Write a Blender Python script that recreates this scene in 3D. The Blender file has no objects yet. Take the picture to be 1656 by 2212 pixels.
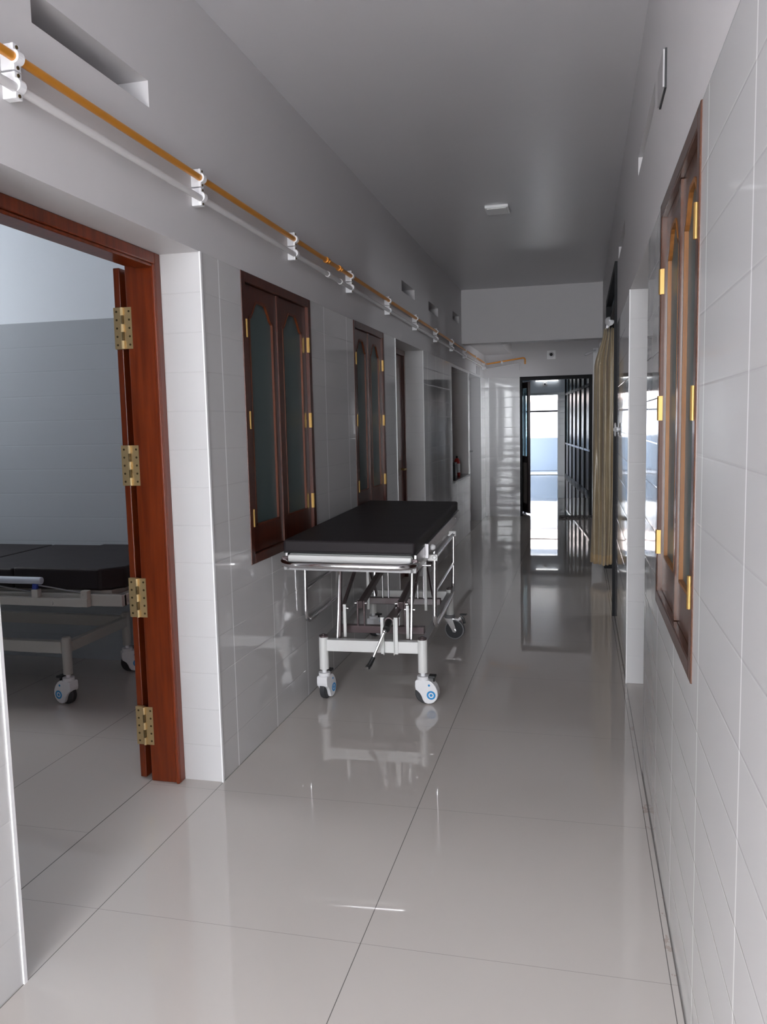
import bpy, bmesh, math, random
from mathutils import Vector, Matrix
random.seed(7)
S = bpy.context.scene
C = S.collection
PI = math.pi

# ------------------------------------------------------------------ materials
def new_mat(name):
    m = bpy.data.materials.new(name); m.use_nodes = True
    nt = m.node_tree
    b = nt.nodes['Principled BSDF']
    return m, nt, b

def mat(name, col, rough=.5, metal=0., spec=.5, coat=0.):
    m, nt, b = new_mat(name)
    b.inputs['Base Color'].default_value = (*col, 1)
    b.inputs['Roughness'].default_value = rough
    b.inputs['Metallic'].default_value = metal
    b.inputs['Specular IOR Level'].default_value = spec
    if coat:
        b.inputs['Coat Weight'].default_value = coat
        b.inputs['Coat Roughness'].default_value = .08
    return m

class N:
    """tiny node-maths helper"""
    def __init__(s, nt): s.nt = nt
    def n(s, t, **k):
        q = s.nt.nodes.new(t)
        for a, b in k.items(): setattr(q, a, b)
        return q
    def m(s, op, a, b=None, c=None):
        q = s.n('ShaderNodeMath', operation=op)
        for i, v in enumerate((a, b, c)):
            if v is None: continue
            if isinstance(v, (int, float)): q.inputs[i].default_value = v
            else: s.nt.links.new(v, q.inputs[i])
        return q.outputs[0]
    def mix(s, f, a, b):
        q = s.n('ShaderNodeMix', data_type='RGBA')
        s.link(f, q.inputs[0]); s.put(a, q.inputs[6]); s.put(b, q.inputs[7])
        return q.outputs[2]
    def put(s, v, sock):
        if isinstance(v, tuple): sock.default_value = (*v, 1)
        else: s.nt.links.new(v, sock)
    def link(s, a, b):
        if isinstance(a, (int, float)): b.default_value = a
        else: s.nt.links.new(a, b)
    def noise(s, vec, scale, detail=3, rough=.5):
        q = s.n('ShaderNodeTexNoise'); q.inputs['Scale'].default_value = scale
        q.inputs['Detail'].default_value = detail; q.inputs['Roughness'].default_value = rough
        s.nt.links.new(vec, q.inputs['Vector']); return q.outputs[0]

def pos_xyz(h):
    g = h.n('ShaderNodeNewGeometry')
    sp = h.n('ShaderNodeSeparateXYZ'); h.nt.links.new(g.outputs['Position'], sp.inputs[0])
    sn = h.n('ShaderNodeSeparateXYZ'); h.nt.links.new(g.outputs['True Normal'], sn.inputs[0])
    return g, sp.outputs, sn.outputs

def near_line(h, v, period, off, half):
    """1 where v is within half of a multiple of period"""
    a = h.m('PINGPONG', h.m('SUBTRACT', v, off), period / 2)
    return h.m('LESS_THAN', a, half), a

ROW = .1468
def tile_material(name, yoff, xoff=-1.32, per=.45, rough=.07, col=(.60, .595, .60), vline=(.93, .93, .94)):
    m, nt, b = new_mat(name); h = N(nt)
    g, p, n = pos_xyz(h)
    facing_y = h.m('GREATER_THAN', h.m('ABSOLUTE', n[1]), .5)
    u = h.m('ADD', h.m('MULTIPLY', facing_y, h.m('SUBTRACT', p[0], xoff)),
            h.m('MULTIPLY', h.m('SUBTRACT', 1, facing_y), h.m('SUBTRACT', p[1], yoff)))
    vl, _ = near_line(h, u, per, 0., .0040)
    hl, hd = near_line(h, p[2], ROW, 0., .0011)
    c = h.mix(hl, col, tuple(x * .92 for x in col))
    c = h.mix(vl, c, vline)
    nt.links.new(c, b.inputs['Base Color'])
    b.inputs['Roughness'].default_value = rough
    b.inputs['Specular IOR Level'].default_value = .6
    # each course is slightly pillowed, joints are little grooves
    t = h.m('DIVIDE', hd, ROW / 2)                        # 0 at joint, 1 mid course
    q = h.m('SUBTRACT', 1, t)
    pill = h.m('MULTIPLY', h.m('SUBTRACT', 1, h.m('MULTIPLY', q, q)), .00045)
    edge = h.m('MULTIPLY', h.m('MINIMUM', h.m('DIVIDE', hd, .004), 1), .0005)
    wav = h.m('MULTIPLY', h.noise(g.outputs['Position'], 2.2, 1), .0012)
    hgt = h.m('ADD', h.m('ADD', pill, edge), wav)
    bp = h.n('ShaderNodeBump'); bp.inputs['Strength'].default_value = 1
    bp.inputs['Distance'].default_value = 1
    nt.links.new(hgt, bp.inputs['Height']); nt.links.new(bp.outputs[0], b.inputs['Normal'])
    return m

def paint_material(name, col, rough=.4, spec=.35):
    m, nt, b = new_mat(name); h = N(nt)
    g, p, n = pos_xyz(h)
    nz = h.noise(g.outputs['Position'], 1.3, 4)
    c = h.mix(nz, tuple(x * .965 for x in col), tuple(min(1, x * 1.03) for x in col))
    nt.links.new(c, b.inputs['Base Color'])
    b.inputs['Roughness'].default_value = rough
    b.inputs['Specular IOR Level'].default_value = spec
    bp = h.n('ShaderNodeBump'); bp.inputs['Strength'].default_value = .25
    bp.inputs['Distance'].default_value = .004
    nt.links.new(h.noise(g.outputs['Position'], 9, 4), bp.inputs['Height'])
    nt.links.new(bp.outputs[0], b.inputs['Normal'])
    return m

def floor_material():
    m, nt, b = new_mat('vitrified_floor'); h = N(nt)
    g, p, n = pos_xyz(h)
    ward = h.m('LESS_THAN', p[0], -1.671)
    lx, _ = near_line(h, p[0], .8, -.576, .0012)
    ly, _ = near_line(h, h.m('ADD', p[1], h.m('MULTIPLY', ward, .4)), .802, 1.998, .0009)
    lw = h.m('LESS_THAN', h.m('ABSOLUTE', h.m('ADD', p[0], 1.671)), .0018)
    wall_gap = h.m('LESS_THAN', h.m('ABSOLUTE', h.m('SUBTRACT', p[0], .2415)), .0016)
    # brown grime that collects along the joint beside the right wall
    gz = h.noise(g.outputs['Position'], 9, 5, .7)
    band = h.m('LESS_THAN', h.m('ABSOLUTE', h.m('SUBTRACT', p[0], .232)), .010)
    grime = h.m('MULTIPLY', band, h.m('GREATER_THAN', gz, .60))
    nz = h.noise(g.outputs['Position'], .9, 3)
    base = h.mix(nz, (.53, .495, .465), (.575, .54, .51))
    base = h.mix(h.m('MULTIPLY', grime, .45), base, (.34, .23, .18))
    base = h.mix(h.m('MULTIPLY', ly, .5), base, (.16, .14, .13))
    dark = h.m('MINIMUM', h.m('ADD', h.m('ADD', lx, lw), wall_gap), 1)
    base = h.mix(h.m('MULTIPLY', dark, .85), base, (.09, .08, .075))
    nt.links.new(base, b.inputs['Base Color'])
    b.inputs['Roughness'].default_value = .018
    b.inputs['Specular IOR Level'].default_value = .55
    bp = h.n('ShaderNodeBump'); bp.inputs['Strength'].default_value = .02
    bp.inputs['Distance'].default_value = .01
    nt.links.new(h.noise(g.outputs['Position'], 1.6, 1), bp.inputs['Height'])
    nt.links.new(bp.outputs[0], b.inputs['Normal'])
    return m

def wood_material(name, c1, c2, rough=.28):
    m, nt, b = new_mat(name); h = N(nt)
    g = h.n('ShaderNodeNewGeometry')
    mp = h.n('ShaderNodeMapping'); mp.inputs['Scale'].default_value = (22, 22, 1.4)
    nt.links.new(g.outputs['Position'], mp.inputs[0])
    nz = h.noise(mp.outputs[0], 2.2, 6, .6)
    cr = h.n('ShaderNodeValToRGB'); nt.links.new(nz, cr.inputs[0])
    cr.color_ramp.elements[0].position = .35; cr.color_ramp.elements[0].color = (*c1, 1)
    cr.color_ramp.elements[1].position = .68; cr.color_ramp.elements[1].color = (*c2, 1)
    nt.links.new(cr.outputs[0], b.inputs['Base Color'])
    b.inputs['Roughness'].default_value = rough
    b.inputs['Specular IOR Level'].default_value = .35; b.inputs['Coat Weight'].default_value = .25; b.inputs['Coat Roughness'].default_value = .14
    return m

def brushed(name, col, rough):
    m, nt, b = new_mat(name); h = N(nt)
    g = h.n('ShaderNodeNewGeometry')
    nz = h.noise(g.outputs['Position'], 60, 2)
    nt.links.new(h.m('ADD', h.m('MULTIPLY', nz, .12), rough - .06), b.inputs['Roughness'])
    b.inputs['Base Color'].default_value = (*col, 1); b.inputs['Metallic'].default_value = 1
    return m

def vinyl_material():
    m, nt, b = new_mat('black_vinyl'); h = N(nt)
    g = h.n('ShaderNodeNewGeometry')
    b.inputs['Base Color'].default_value = (.024, .0205, .0225, 1)
    b.inputs['Roughness'].default_value = .5
    b.inputs['Specular IOR Level'].default_value = .12
    bp = h.n('ShaderNodeBump'); bp.inputs['Strength'].default_value = .25; bp.inputs['Distance'].default_value = .01
    a = h.noise(g.outputs['Position'], 4, 2); c = h.noise(g.outputs['Position'], 220, 2)
    nt.links.new(h.m('ADD', a, h.m('MULTIPLY', c, .03)), bp.inputs['Height'])
    nt.links.new(bp.outputs[0], b.inputs['Normal'])
    return m

def cloth_material(name, col):
    m, nt, b = new_mat(name); h = N(nt)
    g = h.n('ShaderNodeNewGeometry')
    nz = h.noise(g.outputs['Position'], 7, 5, .65)
    nt.links.new(h.mix(nz, tuple(x * .7 for x in col), tuple(min(1, x * 1.25) for x in col)), b.inputs['Base Color'])
    b.inputs['Roughness'].default_value = .33; b.inputs['Sheen Weight'].default_value = .3
    b.inputs['Specular IOR Level'].default_value = .6
    return m

def glass_material(name, tint, clear):
    m, nt, b = new_mat(name); h = N(nt)
    b.inputs['Base Color'].default_value = (*tint, 1); b.inputs['Roughness'].default_value = .28; b.inputs['Specular IOR Level'].default_value = .2
    tr = h.n('ShaderNodeBsdfTransparent'); tr.inputs[0].default_value = (.75, .9, .95, 1)
    mx = h.n('ShaderNodeMixShader'); mx.inputs[0].default_value = 1 - clear
    out = nt.nodes['Material Output']
    nt.links.new(tr.outputs[0], mx.inputs[1]); nt.links.new(b.outputs[0], mx.inputs[2])
    nt.links.new(mx.outputs[0], out.inputs[0])
    return m

def mottled(name, c1, c2, scale=60):
    m, nt, b = new_mat(name); h = N(nt)
    g = h.n('ShaderNodeNewGeometry')
    nz = h.noise(g.outputs['Position'], scale, 2, .7)
    cr = h.n('ShaderNodeValToRGB'); nt.links.new(nz, cr.inputs[0])
    cr.color_ramp.elements[0].position = .45; cr.color_ramp.elements[0].color = (*c1, 1)
    cr.color_ramp.elements[1].position = .56; cr.color_ramp.elements[1].color = (*c2, 1)
    nt.links.new(cr.outputs[0], b.inputs['Base Color']); b.inputs['Roughness'].default_value = .95
    return m

def emitter(name, col, s):
    m, nt, b = new_mat(name)
    b.inputs['Base Color'].default_value = (.9, .9, .9, 1)
    b.inputs['Emission Color'].default_value = (*col, 1); b.inputs['Emission Strength'].default_value = s
    return m

M = dict(
    door_glass=glass_material('door_glass', (.2, .27, .31), .8), door_panel=mat('door_panel', (.36, .32, .29), .5),
    wood_mid=wood_material('mid_wood', (.058, .020, .010), (.095, .034, .016), .2),
    wood_win=wood_material('window_wood', (.050, .011, .006), (.082, .019, .009)), wood_bead=wood_material('bead_wood', (.085, .018, .006), (.14, .036, .010), .42),
    tile_l=tile_material('tile_left', 3.028), tile_r=tile_material('tile_right', 1.78, per=.46),
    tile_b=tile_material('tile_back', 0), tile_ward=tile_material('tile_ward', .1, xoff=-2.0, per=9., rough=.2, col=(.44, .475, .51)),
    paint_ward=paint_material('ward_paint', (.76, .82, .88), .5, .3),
    paint=paint_material('wall_paint', (.60, .585, .595), .45, .3),
    ceil=paint_material('ceiling_paint', (.57, .56, .58), .30, .35),
    floor=floor_material(),
    wood=wood_material('varnished_wood', (.125, .018, .0035), (.21, .034, .006)),
    wood_dark=wood_material('dark_wood', (.050, .013, .009), (.095, .024, .014), .3),
    wood_rim=wood_material('light_wood', (.165, .060, .012), (.26, .105, .022), .5),
    brass=brushed('brass', (.42, .265, .095), .45), screw=mat('screw', (.16, .11, .05), .4, 1),
    chrome=brushed('chrome', (.80, .79, .80), .14), steel=brushed('steel', (.38, .37, .38), .3),
    white_metal=mat('white_enamel', (.72, .72, .71), .25, 0, .5, .3),
    grey_metal=mat('grey_enamel', (.34, .335, .34), .3, 0, .5, .2),
    dark_metal=mat('dark_steel', (.085, .06, .062), .35, .3),
    brown_metal=mat('maroon_enamel', (.10, .066, .07), .33, .1, .5, .3),
    vinyl=vinyl_material(), black=mat('black_plastic', (.014, .014, .015), .4),
    rubber=mat('rubber', (.035, .036, .04), .55), rim=mat('grey_rubber', (.20, .20, .21), .5), brass_plate=brushed('brass_plate', (.74, .56, .30), .48),
    white_plastic=mat('white_plastic', (.80, .80, .82), .25), blue=mat('blue_print', (.03, .28, .62), .35),
    navy=mat('blue_plastic', (.03, .055, .30), .35),
    cream_metal=mat('cream_enamel', (.46, .45, .42), .3, 0, .5, .2),
    rail_plastic=mat('rail_plastic', (.45, .50, .58), .3),
    copper=mat('orange_lacquer', (.66, .27, .035), .3, .35), clear_pipe=mat('white_pipe', (.60, .585, .59), .25),
    frost=mat('frosted_glass', (.06, .088, .09), .32, 0, .3), alu=mat('black_aluminium', (.010, .010, .012), .55, 0, .2),
    alu_door=mat('brown_aluminium', (.034, .020, .020), .4, .1),
    pane=glass_material('blue_glass', (.085, .135, .155), .12), panel=mat('grey_panel', (.22, .205, .20), .5),
    trim=mat('white_trim', (.86, .86, .87), .3), granite=mat('black_granite', (.02, .02, .024), .15),
    cloth=cloth_material('gold_curtain', (.40, .315, .20)), hem=cloth_material('curtain_hem', (.50, .36, .20)),
    red=mat('red_paint', (.42, .02, .015), .3), mat=mottled('mat_pile', (.03, .028, .03), (.42, .38, .37), 55),
    out_white=mat('lime_wash', (.86, .86, .86), .8), out_blue=mat('parapet_paint', (.20, .25, .32), .7), out_floor=mat('balcony_floor', (.17, .19, .225), .6),
    roof=mat('roof_sheet', (.20, .17, .17), .8), tube=emitter('tube_light', (1, 1, 1), .5),
    lamp=mat('lamp_white', (.88, .88, .88), .4), plate=mat('plate_grey', (.42, .41, .42), .5),
    niche=mat('niche_paint', (.50, .49, .49), .6), brown_board=mat('brown_board', (.30, .22, .19), .6),
)

# ------------------------------------------------------------------ mesh helpers
class MB:
    def __init__(s): s.bm = bmesh.new(); s.mi = 0
    def m(s, i): s.mi = i; return s
    def face(s, vs):
        try: f = s.bm.faces.new(vs)
        except ValueError: return None
        f.material_index = s.mi; return f
    def box(s, x0, x1, y0, y1, z0, z1):
        v = [s.bm.verts.new((x, y, z)) for x in (x0, x1) for y in (y0, y1) for z in (z0, z1)]
        for q in ((0, 1, 3, 2), (4, 6, 7, 5), (0, 4, 5, 1), (2, 3, 7, 6), (0, 2, 6, 4), (1, 5, 7, 3)):
            s.face([v[i] for i in q])
        return s
    def obox(s, p0, p1, w, t, side=(1, 0, 0)):
        """flat bar from p0 to p1: w along side, t along the other normal"""
        p0, p1 = Vector(p0), Vector(p1); d = (p1 - p0).normalized(); a = Vector(side)
        a = (a - d * a.dot(d)).normalized(); b = d.cross(a)
        v = [s.bm.verts.new(p + a * i * w / 2 + b * j * t / 2) for p in (p0, p1) for i, j in ((-1, -1), (1, -1), (1, 1), (-1, 1))]
        for q in ((0, 3, 2, 1), (4, 5, 6, 7), (0, 1, 5, 4), (1, 2, 6, 5), (2, 3, 7, 6), (3, 0, 4, 7)):
            s.face([v[i] for i in q])
        return s
    def tube(s, pts, r, n=12, caps=True):
        pts = [Vector(p) for p in pts]; rings = []
        up = None
        for i, p in enumerate(pts):
            d = ((pts[min(i + 1, len(pts) - 1)] - pts[max(i - 1, 0)])).normalized()
            if up is None:
                up = Vector((0, 0, 1)) if abs(d.z) < .9 else Vector((1, 0, 0))
            a = (up - d * up.dot(d)).normalized(); b = d.cross(a); up = a
            rr = r[i] if isinstance(r, (list, tuple)) else r
            rings.append([s.bm.verts.new(p + (a * math.cos(t) + b * math.sin(t)) * rr) for t in [2 * PI * k / n for k in range(n)]])
        for q, w in zip(rings, rings[1:]):
            for k in range(n): s.face([q[k], q[(k + 1) % n], w[(k + 1) % n], w[k]])
        if caps: s.face(rings[0][::-1]); s.face(rings[-1])
        return s
    def cyl(s, p0, p1, r, n=20): return s.tube([p0, p1], r, n)
    def prism(s, poly, plane, c0, c1):
        """extrude a 2D outline; plane 'xz' -> along y, 'yz' -> along x, 'xy' -> along z"""
        def P(a, b, c): return {'xz': (a, c, b), 'yz': (c, a, b), 'xy': (a, b, c)}[plane]
        lo = [s.bm.verts.new(P(a, b, c0)) for a, b in poly]; hi = [s.bm.verts.new(P(a, b, c1)) for a, b in poly]
        s.face(lo[::-1]); s.face(hi)
        for k in range(len(poly)):
            j = (k + 1) % len(poly); s.face([lo[k], lo[j], hi[j], hi[k]])
        return s
    def ring(s, c, axis, r0, r1, t, n=28):
        """flat annulus of thickness t around c, axis a unit vector"""
        c, d = Vector(c), Vector(axis); a = d.orthogonal().normalized(); b = d.cross(a)
        L = []
        for rr, o in ((r1, 0), (r1, t), (r0, t), (r0, 0)):
            L.append([s.bm.verts.new(c + d * o + (a * math.cos(2 * PI * k / n) + b * math.sin(2 * PI * k / n)) * rr) for k in range(n)])
        for i in range(4):
            for k in range(n):
                s.face([L[i][k], L[i][(k + 1) % n], L[(i + 1) % 4][(k + 1) % n], L[(i + 1) % 4][k]])
        return s
    def ball(s, c, r, sc=(1, 1, 1), n=16):
        g = bmesh.ops.create_uvsphere(s.bm, u_segments=n, v_segments=n // 2, radius=r)
        for v in g['verts']:
            v.co = Vector((v.co.x * sc[0], v.co.y * sc[1], v.co.z * sc[2])) + Vector(c)
            for f in v.link_faces: f.material_index = s.mi
        return s
    def xf(s, mtx): s.bm.transform(mtx); return s
    def build(s, name, mats, parent=None, smooth=False, bevel=0., seg=2, angle=35):
        bmesh.ops.recalc_face_normals(s.bm, faces=s.bm.faces)
        me = bpy.data.meshes.new(name); s.bm.to_mesh(me); s.bm.free()
        for q in (mats if isinstance(mats, (list, tuple)) else [mats]): me.materials.append(M[q])
        o = bpy.data.objects.new(name, me); C.objects.link(o)
        if parent: o.parent = parent
        if smooth:
            me.shade_smooth(); me.set_sharp_from_angle(angle=math.radians(angle))
        if bevel:
            b = o.modifiers.new('bevel', 'BEVEL'); b.width = bevel; b.segments = seg; b.limit_method = 'ANGLE'; b.angle_limit = math.radians(40)
        return o

def fillet(pts, r, n=7):
    """round the inner corners of a polyline"""
    pts = [Vector(p) for p in pts]; out = [pts[0]]
    for a, b, c in zip(pts, pts[1:], pts[2:]):
        u, v = (a - b).normalized(), (c - b).normalized()
        ang = u.angle(v); t = r / math.tan(ang / 2)
        p, q = b + u * t, b + v * t
        ctr = b + (u + v).normalized() * (r / math.sin(ang / 2))
        for k in range(n + 1):
            w = (p.lerp(q, k / n) - ctr).normalized(); out.append(ctr + w * r)
    out.append(pts[-1]); return out

def tag(o, label, cat=None, group=None, kind=None):
    o['label'] = label
    if cat: o['category'] = cat
    if group: o['group'] = group
    if kind: o['kind'] = kind
    return o
def empty(name, loc=(0, 0, 0), rz=0.):
    o = bpy.data.objects.new(name, None); C.objects.link(o); o.location = loc; o.rotation_euler = (0, 0, rz)
    o.empty_display_size = .1
    return o
def struct(o, label): return tag(o, label, kind='structure')
def copy_tree(o, parent=None):
    c = o.copy(); C.objects.link(c); c.parent = parent
    for ch in list(o.children): copy_tree(ch, c)
    return c

TOP = 2.055; CEIL = 2.96
XL, XR, TH = -1.377, .243, .30
def wall(name, label, ax, front, back, u, z, holes, mats, split=TOP):
    """slab with rectangular openings; hole = (u0,u1,z0,z1,depth|None); None goes right through"""
    T = abs(back - front); sg = 1 if back > front else -1
    us = sorted({u[0], u[1], *[h[0] for h in holes], *[h[1] for h in holes]})
    zs = sorted({z[0], z[1], *([split] if z[0] < split < z[1] else []), *[h[2] for h in holes], *[h[3] for h in holes]})
    us = [a for a in us if u[0] <= a <= u[1]]; zs = [a for a in zs if z[0] <= a <= z[1]]
    def depth(a, b):
        for h in holes:
            if h[0] < a < h[1] and h[2] < b < h[3]: return T if h[4] is None else h[4]
        return 0.
    bm = bmesh.new()
    def P(a, b, d):
        w = front + sg * d
        return bm.verts.new((w, a, b) if ax == 0 else (a, w, b))
    def quad(pts, zc):
        f = bm.faces.new([P(*q) for q in pts]); f.material_index = 1 if zc > split - 1e-4 else 0
    nu, nz = len(us) - 1, len(zs) - 1
    D = [[depth((us[i] + us[i + 1]) / 2, (zs[j] + zs[j + 1]) / 2) for j in range(nz)] for i in range(nu)]
    for i in range(nu):
        for j in range(nz):
            d = D[i][j]; a0, a1, b0, b1 = us[i], us[i + 1], zs[j], zs[j + 1]; zc = (b0 + b1) / 2
            if d < T - 1e-6:
                quad([(a0, b0, d), (a1, b0, d), (a1, b1, d), (a0, b1, d)], zc)
                quad([(a0, b0, T), (a0, b1, T), (a1, b1, T), (a1, b0, T)], zc)
            e = D[i + 1][j] if i + 1 < nu else T
            if abs(e - d) > 1e-6: quad([(a1, b0, d), (a1, b1, d), (a1, b1, e), (a1, b0, e)], zc)
            if i == 0 and d < T: quad([(a0, b0, d), (a0, b1, d), (a0, b1, T), (a0, b0, T)], zc)
            e = D[i][j + 1] if j + 1 < nz else T
            if abs(e - d) > 1e-6: quad([(a0, b1, d), (a1, b1, d), (a1, b1, e), (a0, b1, e)], b1)
            if j == 0 and d < T: quad([(a0, b0, d), (a1, b0, d), (a1, b0, T), (a0, b0, T)], b0)
    bmesh.ops.remove_doubles(bm, verts=bm.verts, dist=1e-5)
    bmesh.ops.recalc_face_normals(bm, faces=bm.faces)
    me = bpy.data.meshes.new(name); bm.to_mesh(me); bm.free()
    for q in mats: me.materials.append(M[q])
    o = bpy.data.objects.new(name, me); C.objects.link(o)
    return struct(o, label)
def slab(name, label, m, x0, x1, y0, y1, z0, z1):
    return struct(MB().box(x0, x1, y0, y1, z0, z1).build(name, m), label)

# ------------------------------------------------------------------ the shell
YB = -2.5          # wall behind the photographer, with the big window that lights the near end
YE = 12.2          # back wall of this stretch, with the dark aluminium door
slab('floor', 'glossy pale beige vitrified tile floor running down the corridor', 'floor', -5.4, 3.2, YB - .3, 21.9, -.12, 0)
slab('ceiling', 'white painted ceiling of the corridor', 'ceil', -5.4, 3.2, YB - .3, YE + .3, CEIL, CEIL + .15)
D1 = (1.671, 2.87); D2 = (6.17, 7.30)
W1 = (3.24, 4.14); W2 = (4.98, 5.79); WZ = (.81, TOP)
VENT = (2.45, 2.535)
wall('wall_left', 'left corridor wall, pale glossy tile below and white paint above', 0, XL, XL - TH, (YB, YE + .3), (0, CEIL), [
    (*D1, 0, TOP, None), (*W1, *WZ, .09), (*W2, *WZ, .09), (*D2, 0, TOP, .24),
    (8.98, 10.30, .735, 2.02, .22), (10.42, 11.66, 0, 2.03, .20),
    (1.953, 2.545, *VENT, .24), (6.45, 6.97, *VENT, .24), (7.63, 8.155, *VENT, .24), (9.12, 9.6, 2.545, 2.635, .24)],
    ['tile_l', 'paint'])
DR = (3.25, 4.413); W3 = (1.872, 2.752); PASS = (5.95, 7.95)
wall('wall_right', 'right corridor wall of glossy tile with white paint above', 0, XR, XR + TH, (YB, YE + .3), (0, CEIL), [
    (*W3, *WZ, .09), (*DR, 0, TOP, .24), (*PASS, 0, 2.48, None), (10.8, 11.5, 1.2, 1.8, None),
    (3.05, 3.88, 2.46, 2.54, .22), (5.02, 5.78, 2.46, 2.54, .22)],
    ['tile_r', 'paint'])
BD = (-.868, .165)
wall('wall_back', 'tiled end wall with the dark aluminium doorway', 1, YE, YE + .3, (XL - TH, XR + TH), (0, CEIL),
     [(*BD, 0, TOP, None)], ['tile_b', 'paint'])
wall('wall_front', 'wall behind the camera with a large barred window', 1, YB, YB - .3, (XL - TH, XR + TH), (0, CEIL),
     [(-1.34, .20, .10, 2.72, None)], ['tile_b', 'paint'])
slab('trim_1', 'white downstand beam crossing the ceiling before the end wall', 'paint', XL, XR, 9.80, 10.02, 2.335, CEIL)
slab('trim_2', 'low white soffit slab over the left side behind the beam', 'paint', XL, -.985, 10.02, YE, 2.385, CEIL)

def corner_trim(k, x, y, sx, label, z1=TOP):
    o = MB().box(x - .0015 if sx > 0 else x - .004, x + .004 if sx > 0 else x + .0015, y - .006, y + .006, 0, z1).build('trim_%d' % k, 'trim')
    return struct(o, label)
corner_trim(3, XL, D1[0], 1, 'white corner strip on the near side of the ward doorway')
corner_trim(4, XL, D1[1], 1, 'white corner strip on the far side of the ward doorway')
corner_trim(5, XL, D2[0], 1, 'thin white corner strip before the second doorway')
corner_trim(6, XL, D2[1], 1, 'white corner strip after the second doorway')
corner_trim(8, XR, DR[1], -1, 'white corner strip after the right doorway')

# ward seen through the open door
WX0, WY0, WY1 = -5.1, -.6, 4.35
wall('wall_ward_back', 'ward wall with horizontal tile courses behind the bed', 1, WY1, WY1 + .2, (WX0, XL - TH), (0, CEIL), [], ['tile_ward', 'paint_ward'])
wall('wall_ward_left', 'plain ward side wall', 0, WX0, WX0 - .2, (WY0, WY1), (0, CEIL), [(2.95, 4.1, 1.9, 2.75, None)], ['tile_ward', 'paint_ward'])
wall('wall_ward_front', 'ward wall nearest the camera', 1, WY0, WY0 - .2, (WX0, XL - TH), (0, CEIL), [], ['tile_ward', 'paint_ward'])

# side passage behind the curtain
PX = 2.7
wall('wall_passage_near', 'near side wall of the side passage', 1, PASS[0], PASS[0] - .15, (XR + TH, PX), (0, CEIL), [], ['tile_b', 'paint'])
wall('wall_passage_far', 'far side wall of the side passage', 1, PASS[1], PASS[1] + .15, (XR + TH, PX), (0, CEIL), [], ['tile_b', 'paint'])
wall('wall_passage_end', 'end wall of the side passage with a window', 0, PX, PX + .15, (PASS[0] - .15, PASS[1] + .15), (0, CEIL),
     [(6.7, 7.2, 1.2, 1.9, None)], ['tile_b', 'paint'])

# corridor beyond the end door
FE = 21.3
slab('ceiling_far', 'ceiling of the corridor beyond the end door', 'ceil', -2.0, 3.0, YE + .3, FE + .3, 2.56, 2.70)
slab('wall_far_left', 'left wall of the corridor beyond the end door', 'tile_l', -1.70, -1.40, YE + .3, FE + .3, 0, 2.56)
wall('wall_far_end', 'end wall with skylight tint put into its colour and the bright open exit', 1, FE, FE + .3, (-1.7, 3.0), (0, 2.56), [(-1.36, -.565, 0, 2.06, None)], ['tile_ward', 'paint_ward'], 2.12)  # ward tile and paint reused to carry the skylight's blue in the colour
slab('wall_far_near', 'wall closing the space behind the glazed partition', 'paint', XR + TH, 2.95, YE, YE + .3, 0, 2.96)
slab('wall_far_right', 'outer right wall beyond the glazed partition', 'paint', 2.7, 2.95, YE + .3, FE + .3, 0, 2.56)

# outside the exit
slab('ground', 'pale paving outside the exit', 'out_floor', -12, 8, FE + .62, 45, -.14, -.02)
slab('trim_10', 'white corner boxing to the right of the end door', 'trim', BD[1] + .008, XR, YE - .05, YE, 0, 2.42)
slab('trim_9', 'pale threshold step outside the exit', 'out_white', -1.5, -.3, FE + .3, FE + .6, -.12, .0)
o = MB().box(-4, 3, 24.2, 24.4, -.02, .92).m(1).box(-4, 3, 24.17, 24.43, .92, .97).build('parapet', ['out_blue', 'out_white'])
tag(o, 'pale blue low parapet wall outside the far exit', 'parapet')
slab('ceiling_added_shade', 'unseen roof slab added to shade the balcony outside the exit', 'out_blue', -4.2, 3.2, FE + .3, 24.6, 2.40, 2.6)  # added out of view to keep sky light off the parapet
slab('wall_added_shade_left', 'unseen left wall added to shade the balcony', 'out_blue', -4.2, -4.0, FE + .3, 24.4, -.02, 2.45)  # added unseen side, cuts sky light on the parapet
slab('wall_added_shade_right', 'unseen right wall added to shade the balcony', 'out_blue', 3.0, 3.2, FE + .3, 24.4, -.02, 2.45)  # matching added side, also unseen, for the same shading
b = empty('building', (0, 26.6, 0))
MB().box(-9, 8, 0, 6, -.02, 2.05).build('wall', 'out_white', b)
MB().prism([(-.6, 1.98), (-.6, 2.06), (3, 3.3), (6.6, 2.06), (6.6, 1.98), (3, 3.2)], 'yz', -9.4, 8.4).build('roof', 'roof', b)
tag(b, 'white low building with a sloping roof outside the far exit', 'building')

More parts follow.
